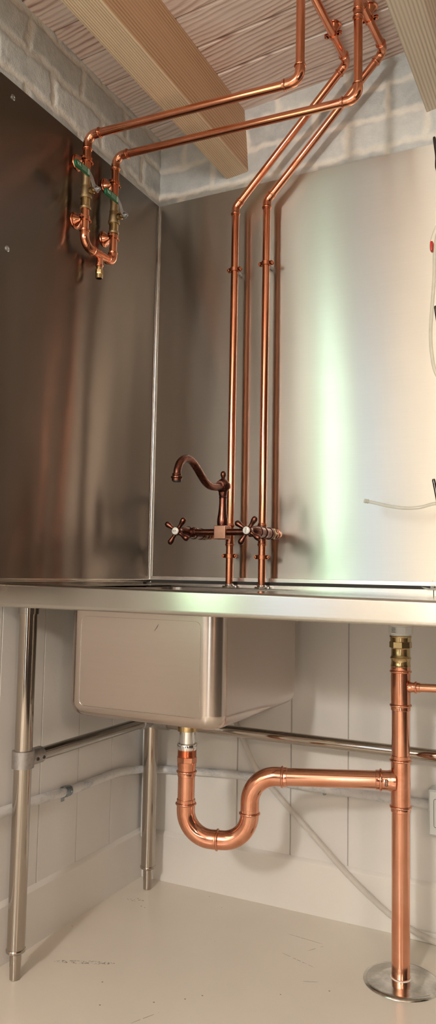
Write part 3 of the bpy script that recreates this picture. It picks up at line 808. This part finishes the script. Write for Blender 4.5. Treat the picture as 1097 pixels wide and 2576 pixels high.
t.part('elbow', b_, M['copper_fit_red'])
t.part('pipe', tube(BM(), [(XV, YP1, 1.906), a1-V((0, 0, .003))], R22), M['copper_red']); t.part('pipe', tube(BM(), [(XV, YP2, 1.893), a2-V((0, 0, .003))], R22), M['copper_red'])
t.part('pipe', tube(BM(), [c1-V((0, .002, 0)), c2+V((0, .002, 0))], R22), M['copper_red'])
b = BM(); tube(b, [(XV, -.398, CZ+.001), (XV, -.352, CZ+.003)], rr, 32)
tube(b, [(XV, -.3715, CZ), (XV, -.3715, CZ-.028)], R22*.86, 28); bead(b, (XV, -.3715, CZ-.029), (0, 0, -1), R22*.88, .0020, .0020, .004)
t.part('tee', b, M['copper_fit_red'])
b = BM(); lathe(b, (XV, -.3715, CZ-.030), (0, 0, -1), [(0, .0085), (.012, .0085)], 28); lathe(b, (XV, -.3715, CZ-.040), (0, 0, -1), [(0, .0095), (.0015, .0105), (.012, .0105), (.0135, .0098)], 6)
lathe(b, (XV, -.3715, CZ-.0535), (0, 0, -1), [(0, .0090), (.001, .0104), (.011, .0104), (.012, .0096), (.012, .0075), (.002, .0070), (.002, 0)], 32)
t.part('drain_spigot', b, M['brass'], label='brass threaded spigot')

# ------------------------------------------------------------------ bridge faucet
t = Thing('bridge_faucet', 'antique copper bridge faucet with swan spout and two cross handles, mounted on the risers', 'faucet', (.357, -.21, 1.0))
FX, FY, FZ = .357, -.21, 1.037
HY = -.272
b = BM(); box(b, (FX-.0175, FY-.0175, FZ-.0195), (FX+.0175, FY+.0175, FZ+.0175), .0022, 3)
t.part('centre_block', b, M['antique_satin'], label='satin square centre block')
b = BM(); lathe(b, (FX, FY, FZ+.0175), (0, 0, 1), [(0, .0135), (.002, .0142), (.010, .0148), (.018, .0145), (.030, .0125), (.045, .0108), (.060, .0100), (.0745, .0098), (.0755, .0105),
    (.0775, .0108), (.0790, .0100), (.0800, .0098), (.084, .0112), (.089, .0118), (.094, .0112), (.0975, .0098), (.0985, .0104), (.1005, .0106), (.102, .0096), (.104, .0088), (.106, .0085)], 36)
t.part('column', b, M['antique'])
BZc = 1.163
b = BM(); lathe(b, (FX, FY, BZc), (0, 0, 1), [(-.020, .0), (-.020, .0090), (-.0165, .0120), (-.010, .0160), (0, .0182), (.010, .0160), (.0165, .0110), (.0185, .0070), (.0195, .0060), (.0195, 0)], 36)
lathe(b, (FX, FY, BZc), (0, -1, 0), [(0, .0135), (.019, .0135), (.021, .0118), (.0215, 0)], 32)
lathe(b, (FX, FY, BZc), (1, 0, -.05), [(0, .0085), (.0188, .0085), (.0200, .0060), (.0203, 0)], 8)
lathe(b, (FX, FY, BZc), (0, 1, 0), [(.014, .006), (.021, .006), (.0225, .0045), (.0225, 0)], 20)
t.part('spout_hub', b, M['antique'])
b = BM(); lathe(b, (FX, FY, BZc+.0185), (0, 0, 1), [(0, .0055), (.0015, .0060), (.0030, .0045), (.005, .0052), (.009, .0072), (.0135, .0078), (.018, .0068), (.0215, .0040), (.023, 0)], 28)
t.part('finial', b, M['antique'])
sp = [(-.215, BZc), (-.245, 1.1565), (-.282, 1.1545), (-.310, 1.1605), (-.333, 1.1725), (-.359, 1.1895), (-.385, 1.2035), (-.408, 1.2085), (-.431, 1.2050), (-.450, 1.1935), (-.4605, 1.177), (-.4635, 1.163)]
pts = smooth_path([(FX-.0005, y, z) for y, z in sp], 8)
b = BM(); tube(b, pts, [.0104-.0011*(i/len(pts)) for i in range(len(pts))], 28)
t.part('spout', b, M['antique'])
b = BM(); lathe(b, (FX-.0005, -.4638, 1.166), (0, 0, -1), [(0, .0092), (.001, .0112), (.003, .0118), (.0045, .0112), (.006, .0108), (.0072, .0130), (.009, .0148), (.011, .0148), (.0125, .0130), (.0132, .0124), (.019, .0118), (.0195, .0095)], 32)
t.part('spout_nozzle', b, M['antique'], label='rimmed nozzle')
b = BM(); lathe(b, (FX-.0005, -.4638, 1.1475), (0, 0, -1), [(0, .0105), (.0028, .0100), (.0030, .0085), (.0010, .0080), (.0010, 0)], 28)
t.part('aerator', b, M['nozzle'], label='black aerator')
for xe, word in ((.25, 'HOT'), (.46, 'COLD')):
    s = 1 if xe < FX else -1
    b = BM(); lathe(b, (xe, FY, FZ), (s, 0, 0), [(.010, .0135), (.022, .0135), (.0225, .0125), (.024, .0110), (.0265, .0090), (.080, .0090), (abs(FX-xe)-.015, .0090)], 32)
    t.part('bridge_bar', b, M['antique'])
    # valve body: from the union near the wall towards the room
    b = BM(); o = (xe, -.092, FZ)
    lathe(b, o, (0, -1, 0), [(0, .0110), (0, .0140), (.002, .0150), (.006, .0150), (.007, .0130), (.013, .0130), (.0135, .0160)], 32, cap=False)
    lathe(b, o, (0, -1, 0), [(.030, .0160), (.0305, .0150), (.036, .0150), (.038, .0168), (.044, .0168), (.046, .0152), (.072, .0152), (.074, .0168), (.078, .0172), (.084, .0172), (.086, .0155),
        (.112, .0158), (.114, .0170), (.117, .0170), (.119, .0155), (.140, .0142), (.152, .0110), (.158, .0080), (.164, .0070)], 36, cap=True)
    vb = t.part('valve_body', b, M['antique'])
    b = BM(); lathe(b, o, (0, -1, 0), [(.0125, .0148), (.0135, .0168), (.0285, .0168), (.0300, .0150)], 6)
    lathe(b, o, (0, -1, 0), [(.0305, .0140), (.034, .0140)], 24)
    t.part('union_nut', b, M['brass_cast'], vb, label='dull brass union nut')
    # cross handle
    b = BM(); hc = V((xe, HY, FZ))
    lathe(b, hc, (0, -1, 0), [(-.022, .0075), (-.016, .0095), (-.009, .0115), (-.002, .0122), (.004, .0122), (.0065, .0112), (.0075, .0098)], 32)
    for k in range(4):
        a = math.radians(57 + 90*k); d = V((math.cos(a), 0, math.sin(a)))
        lathe(b, hc + d*.004 + V((0, .002, 0)), d, [(0, .0060), (.010, .0052), (.016, .0053), (.022, .0068), (.028, .0080), (.0325, .0078), (.036, .0060), (.0378, .0035), (.0383, 0)], 24)
    h = t.part('cross_handle', b, M['antique'])
    b = BM(); lathe(b, hc+V((0, -.0070, 0)), (0, -1, 0), [(0, .0102), (.0014, .0100), (.0030, .0088), (.0040, .0065), (.0045, .0030), (.0046, 0)], 32)
    if word == 'HOT': text_mesh(b, 'HOT', .0052, hc+V((0, -.0118, 0)), (1, 0, 0), (0, 0, 1), 1, .0004)
    else: text_mesh(b, 'COLD', .0046, hc+V((0, -.0118, 0)), (.10, 0, 1), (-1, 0, .1), 1, .0004)
    t.part('index_button', b, [M['porcelain'], M['print']], h, label='white button reading '+word)

# ------------------------------------------------------------------ drain pipework under the table
SX, SY = .8435, -.227
A0 = V((.35, -.37, 0)); D = (V((SX, SY, 0))-A0); SL_ = D.length; D = D.normalized()
def P(s, z): return A0 + D*s + V((0, 0, z))
t = Thing('drain_pipe', 'copper waste pipe with U trap under the bowl joining the vertical standpipe at right', 'drain pipe', (SX, SY, 0))
R42 = .0209; rf = .0226
def bd(b, o, d, r=rf): bead(b, o, d, r, .0032, .0034, .011)
# tail piece and couplings under the bowl
b = BM(); lathe(b, P(0, .596), (0, 0, -1), [(0, .030), (.004, .031), (.008, .030), (.0085, .0245), (.060, .0245), (.0605, .021)], 36)
t.part('drain_body', b, M['brass'], label='brass drain under the bowl')
b = BM(); lathe(b, P(0, .54), (0, 0, -1), [(0, .0195), (.046, .0195)], 36); lathe(b, P(0, .507), (0, 0, -1), [(0, .0200), (.001, .0235), (.004, .0250), (.012, .0250), (.0155, .0240), (.0165, .0215)], 36)
t.part('tailpiece', b, M['chrome'], label='chrome tailpiece and ring nut')
b = BM(); pr = []
for i in range(9): pr += [(.002*i, .0222), (.002*i+.001, .0232)]
lathe(b, P(0, .4925), (0, 0, -1), pr+[(.019, .0222)], 36)
lathe(b, P(0, .4745), (0, 0, -1), [(0, .0225), (.001, .0252), (.013, .0252), (.0145, .0228)], 8, hint=(1, .2, 0))
lathe(b, P(0, .461), (0, 0, -1), [(0, .0235), (.008, .0232), (.016, .0222), (.022, .0220)], 36); bd(b, P(0, .438), (0, 0, -1), .0220)
t.part('threaded_coupling', b, M['copper_fit'])
t.part('pipe', tube(BM(), [P(0, .45), P(0, .35)], R42, 40), M['copper'])
# U trap: bend, bead at the bottom, bend, bend into the horizontal
zb = .2805; RB = .066
def bend(p0, p, p1, ends, R=RB):
    pts, a, c, d0, d1 = arc(p0, p, p1, R, 20); b = BM()
    tube(b, [V(ends[0])] + pts + [V(ends[1])], rf, 40); return b, d0, d1
b, d0, d1 = bend(P(0, .5), P(0, zb), P(.1, zb), (P(0, .358), P(.078, zb)))
bd(b, P(0, .361), (0, 0, 1))
t.part('bend', b, M['copper_fit'])
b, d0, d1 = bend(P(.05, zb), P(.158, zb), P(.158, .5), (P(.079, zb), P(.158, .350)))
bd(b, P(.080, zb), -D); bd(b, P(.158, .349), (0, 0, 1))
t.part('bend', b, M['copper_fit'])
zh0, zh1 = .4395, .4475
b, d0, d1 = bend(P(.158, .3), P(.158, zh0), P(.4, zh0), (P(.158, .352), P(.236, zh0)), .064)
bd(b, P(.236, zh0), D)
t.part('bend', b, M['copper_fit'])
t.part('pipe', tube(BM(), [P(.225, zh0), P(.462, zh1)], R42, 40), M['copper'])
t.part('pipe', tube(BM(), [P(.158, .34), P(.158, .37)], R42, 40), M['copper'])
# tees
def tee(z0, z1, zbch):
    b = BM(); tube(b, [(SX, SY, z0), (SX, SY, z1)], rf, 40); bd(b, V((SX, SY, z0+.001)), (0, 0, -1)); bd(b, V((SX, SY, z1-.001)), (0, 0, 1)); return b
b = tee(.389, .497, 0)
bmt = BM()
# branch with a flared root
lathe(b, V((SX, SY, .4475)), -D, [(.012, .0262), (.020, .0255), (.025, .0240), (.030, .0228), (.040, rf), (.047, rf)], 40); bd(b, V((SX, SY, .4475))-D*.046, -D)
lt = t.part('tee', b, M['copper_fit'])
b = BM(); nn = V((D.y, -D.x, 0)); o = V((SX, SY, .4475)) - D*.0335 + nn*(rf+.0004)
def sbox(b, o, w, h, th, mi):
    vs = [b.verts.new(o + D*(sx_*w/2) + V((0, 0, sz*h/2)) + nn*(sn*th)) for sn in (-1, 1) for sx_, sz in ((-1, -1), (1, -1), (1, 1), (-1, 1))]
    for f in ((0, 1, 2, 3), (7, 6, 5, 4), (0, 4, 5, 1), (1, 5, 6, 2), (2, 6, 7, 3), (3, 7, 4, 0)): b.faces.new([vs[i] for i in f]).material_index = mi
sbox(b, o, .0072, .0150, .0006, 0)
for k in range(4): sbox(b, o+V((0, 0, -.0048+.0032*k))+nn*.0004, .0042, .0014, .0004, 1)
t.part('sticker', b, [M['black'], M['copper_fit']], lt, label='tiny black sticker')
b = tee(.622, .703, 0)
lathe(b, (SX, SY, .6655), (1, 0, .04), [(.015, .0135), (.024, .0125), (.027, .0115), (.036, .0112)], 32); bead(b, V((SX+.036, SY, .667)), (1, 0, .04), .0112, .0028, .003, .009)
t.part('tee', b, M['copper_fit'])
t.part('branch_pipe', tube(BM(), [(SX+.03, SY, .6665), (1.45, SY, .690)], .0098, 28), M['copper'])
t.part('pipe', tube(BM(), [(SX, SY, .505), (SX, SY, .62)], R42, 40), M['copper'])
t.part('standpipe', tube(BM(), [(SX, SY, .0), (SX, SY, .392)], R42, 40), M['copper'])
b = BM(); lathe(b, (SX, SY, .700), (0, 0, 1), [(0, .0222), (.012, .0222), (.014, .0236), (.020, .0222), (.026, .0218), (.031, .0232), (.0335, .0252), (.036, .0232), (.040, .0218), (.055, .0218), (.058, .0235), (.085, .024)], 40)
lathe(b, (SX, SY, .757), (0, 0, 1), [(0, .0240), (.0010, .0262), (.014, .0262), (.0150, .0248)], 8, hint=(1, .35, 0))
lathe(b, (SX, SY, .772), (0, 0, 1), [(0, .0235), (.0005, .0245), (.0095, .0245), (.010, .0258), (.0118, .0262), (.0135, .0255)], 40)
t.part('brass_coupling', b, M['brass'])
b = BM(); lathe(b, (SX, SY, .785), (0, 0, 1), [(0, .0235), (.001, .0245), (.0065, .0245), (.007, .0268)], 36); lathe(b, (SX, SY, .791), (0, 0, 1), [(0, .0275), (.001, .0288), (.0165, .0288), (.0175, .0275)], 10)
lathe(b, (SX, SY, .8085), (0, 0, 1), [(0, .0305), (.0035, .031), (.004, .022), (.070, .022)], 36)
wa = t.part('adapter', b, M['white_pl'], label='white plastic adapter')
b = BM()
for r in range(4):
    for q in range(6 - (r % 2)):
        a = -2.15 + .075*(q+.5*(r % 2)); lathe(b, (SX+.0281*math.cos(a), SY+.0281*math.sin(a), .7945+.0034*r), (math.cos(a), math.sin(a), 0), [(0, .0008), (.0009, .0008)], 6)
t.part('moulded_grid', b, M['print'], wa)
b = BM(); tube(b, [(SX+.0222*math.cos(2*PI*i/32), SY+.0222*math.sin(2*PI*i/32), .0085) for i in range(32)], .0016, 8, closed=True)
t.part('sealant_ring', b, M['sealant'], label='thin white sealant ring')
b = BM(); lathe(b, (SX+.002, SY-.002, 0), (0, 0, 1), [(0, .0865), (.001, .0870), (.0035, .0855), (.0060, .0815), (.0066, .076), (.0072, .0560), (.0080, .0520), (.0082, .046), (.0085, .0265), (.0085, .0215)], 64)
solo('floor_flange', b, M['chrome_worn'], 'round worn chrome cover plate on the floor around the copper standpipe', 'cover plate', (SX, SY, 0))

# ------------------------------------------------------------------ conduit, socket, tubes
path = [(.0, -1.49, .362), (.0, -1.0, .358), (.0, -.64, .3555), (.0, -.50, .3515), (.0, -.373, .3440), (.0, -.25, .3425), (.001, -.16, .3415), (.006, -.095, .336), (.026, -.038, .331), (.062, -.008, .329), (.12, 0, .331), (.32, 0, .343), (.56, 0, .340), (.70, 0, .341), (.88, 0, .340)]
pts = smooth_path(path, 10)
m, nt, b_ = new_mat('overpainted_conduit'); M['conduit'] = m; p = pos(nt)
lk(nt, ramp(nt, nz(nt, p, scale=(1, 1, 2), s=14, detail=7, rough=.75), [(.38, (.46, .49, .52)), (.5, (.68, .68, .68)), (.7, (.76, .75, .72))]), b_.inputs['Base Color']); b_.inputs['Roughness'].default_value = .5
bump(nt, b_, nz(nt, p, s=80, detail=4), .001)
b = BM(); tube(b, pts, [.0118+.0006*noise.noise(q*22) for q in pts], 20)
t = Thing('conduit_pipe', 'white overpainted conduit running round the corner low on both walls', 'conduit', (0, -.64, .34))
t.part('conduit', b, M['conduit'])
t = Thing('pipe_strap', 'galvanised saddle strap on the white conduit, left of the rear leg', 'pipe strap', (0, -.385, .344))
b = BM(); lathe(b, (.0, -.402, .3463), (0, 1, -.05), [(0, .0122), (0, .0136), (.0005, .0142), (.010, .0142), (.011, .0148), (.014, .0148), (.015, .0142), (.0255, .0142), (.026, .0136), (.026, .0122), (0, .0122)], 32, cap=False)
box(b, (-.010, -.396, .318), (-.0085, -.383, .3345), .0006, 1)
t.part('saddle', b, M['galv'])
b = BM(); lathe(b, (.0142, -.382, .3455), (1, .5, -.15), [(-.002, .004), (.0012, .0038), (.0022, .002), (.0022, 0)], 14)
t.part('screw', b, M['galv'])
b = BM(); box(b, (.578, -.011, .334), (.588, .0, .339), .001, 1); lathe(b, (.583, -.004, .329), (0, 1, 0), [(-.004, .0045), (.012, .0045)], 14)
solo('conduit_clip', b, M['galv'], 'tiny grey clip on the white conduit behind the horizontal copper drain pipe', 'clip', (.583, 0, .33))
t = Thing('wall_socket', 'white surface-mounted wall socket at the right border, behind the standpipe', 'socket', (.90, 0, .27))
b = BM(); box(b, (.8705, -.042, .2770), (.985, .010, .3895), .003, 3); t.part('box', b, M['socket'])
b = BM(); box(b, (.8735, -.046, .2800), (.982, -.0415, .3865), .0022, 2); t.part('face_plate', b, M['socket'])
b = BM(); x0, x1, z0, z1 = .8850, .972, .2985, .3680
tube(b, [V((q.x, -.0461, q.y)) for q in rrect(x0, x1, z0, z1, .004, 0, 4)], .0006, 6, closed=True)
t.part('rocker_gap', b, M['dark'], label='dark outline of the insert')
# milky tube hanging down behind the back rail
path = [(.300, -.006, .52), (.327, -.008, .468), (.345, -.010, .434), (.378, -.021, .385), (.41, -.022, .35), (.4537, -.020, .308), (.5425, -.018, .229), (.6386, -.018, .1445), (.71, -.018, .090), (.775, -.020, .050), (.85, -.025, .022), (.95, -.04, .0125), (1.2, -.06, .0125)]
b = BM(); tube(b, smooth_path(path, 8), .0078, 18)
solo('plastic_tube', b, M['hose_milky'], 'milky translucent tube running diagonally down the back wall panels to the floor', 'tube', (.6, -.02, .0))
# clear hose on the back sheet
b = BM(); pts = smooth_path([(.7215, -.105, 1.1225), (.745, -.105, 1.1175), (.785, -.104, 1.1075), (.825, -.102, 1.1015), (.862, -.10, 1.1025), (.90, -.095, 1.112), (.94, -.094, 1.113), (.972, -.092, 1.112)], 8)
tube(b, pts, .0043, 18); lathe(b, (.7195, -.105, 1.1229), (1, .01, -.19), [(0, .0040), (.0005, .0058), (.0055, .0058), (.0065, .0048), (.0085, .0057), (.0115, .0057), (.013, .0044)], 20)
solo('drain_hose', b, M['hose'], 'short clear hose with flared end sticking out left over the worktop at right', 'hose', (.9, -.1, 1.1))
t = Thing('siphon_hose', 'long clear hose hanging in a curve at the right border with a red clip', 'hose', (.9, -.1, 1.45))
b = BM(); tube(b, smooth_path([(.935, -.09, 1.86), (.915, -.10, 1.83), (.904, -.10, 1.775), (.9015, -.10, 1.70), (.8965, -.10, 1.63), (.892, -.10, 1.56), (.8945, -.10, 1.50), (.906, -.10, 1.445), (.94, -.09, 1.39), (1.0, -.07, 1.36)], 8), .0046, 18)
t.part('tubing', b, M['hose'])
b = BM(); box(b, (.8935, -.112, 1.768), (.9005, -.094, 1.795), .003, 3); t.part('clip', b, M['red'], label='red clip')
b = BM(); tube(b, smooth_path([(.902, -.10, 1.765), (.8915, -.10, 1.775), (.8925, -.10, 1.80), (.905, -.10, 1.835), (.92, -.10, 1.85)], 8), .0010, 10); t.part('wire_loop', b, M['hose'])
# bottle drying rack: post on the wall out to the right, dark pegs
t = Thing('drying_rack', 'wall rack with dark metal pegs, three peg tips showing at the right border', 'rack', (1.02, -.03, 1.0))
b = BM(); box(b, (1.0, -.03, 1.0), (1.06, -.009, 2.07), .003, 2); t.part('back_plate', b, M['steel_rail'])
for tip, q in (((.9032, -.1, 2.08), (.9092, -.1, 2.0295)), ((.9043, -.1, 1.6237), (.9085, -.1, 1.5917)), ((.8975, -.1, 1.1743), (.9060, -.1, 1.1284))):
    tip = V(tip); d = (V(q)-tip).normalized(); e1 = tip + d*.10; e2 = V((1.02, -.03, e1.z-.03))
    b = BM(); pts = [tip] + smooth_path([tip+d*.004, tip+d*.05, e1, (e1+e2)/2+V((0, 0, -.01)), e2], 6)
    tube(b, pts, [.0032]+[.0042]*(len(pts)-1), 16); t.part('peg', b, M['darkrod'])
# crumpled film on the worktop
b = BM(); random.seed(9)
for k in range(16):
    a = random.uniform(.5, 2.9); L = random.uniform(.012, .032); o = V((.888+random.uniform(-.012, .02), -.05, .892)); 
    d = V((-math.cos(a)*.9 if k % 3 else -1, random.uniform(-.3, .3), abs(math.sin(a))*.5)).normalized(); a1_ = d.cross(V((0, 1, .3))).normalized()
    w = random.uniform(.001, .004); p1 = o+d*L*.5+a1_*w; p2 = o+d*L; p3 = o+d*L*.5-a1_*w; p4 = o
    th = V((0, .0004, 0)); vs = [b.verts.new(q+s*th) for s in (-1, 1) for q in (p1, p2, p3, p4)]
    for f in ((0, 1, 2, 3), (7, 6, 5, 4), (0, 4, 5, 1), (1, 5, 6, 2), (2, 6, 7, 3), (3, 7, 4, 0)): b.faces.new([vs[i] for i in f])
solo('plastic_film', b, M['film'], 'crumpled wisp of clear film on the worktop at the right border', 'plastic film', (.89, -.05, .889))

# ------------------------------------------------------------------ world, colour
w = bpy.data.worlds.new('world'); bpy.context.scene.world = w; w.use_nodes = True
w.node_tree.nodes['Background'].inputs[0].default_value = (.75, .85, 1, 1); w.node_tree.nodes['Background'].inputs[1].default_value = 0.0
sc = bpy.context.scene
sc.view_settings.view_transform = 'Standard'; sc.view_settings.look = 'None'; sc.view_settings.gamma = 1
sc.view_settings.use_curve_mapping = False
sc.view_settings.exposure = 0.85
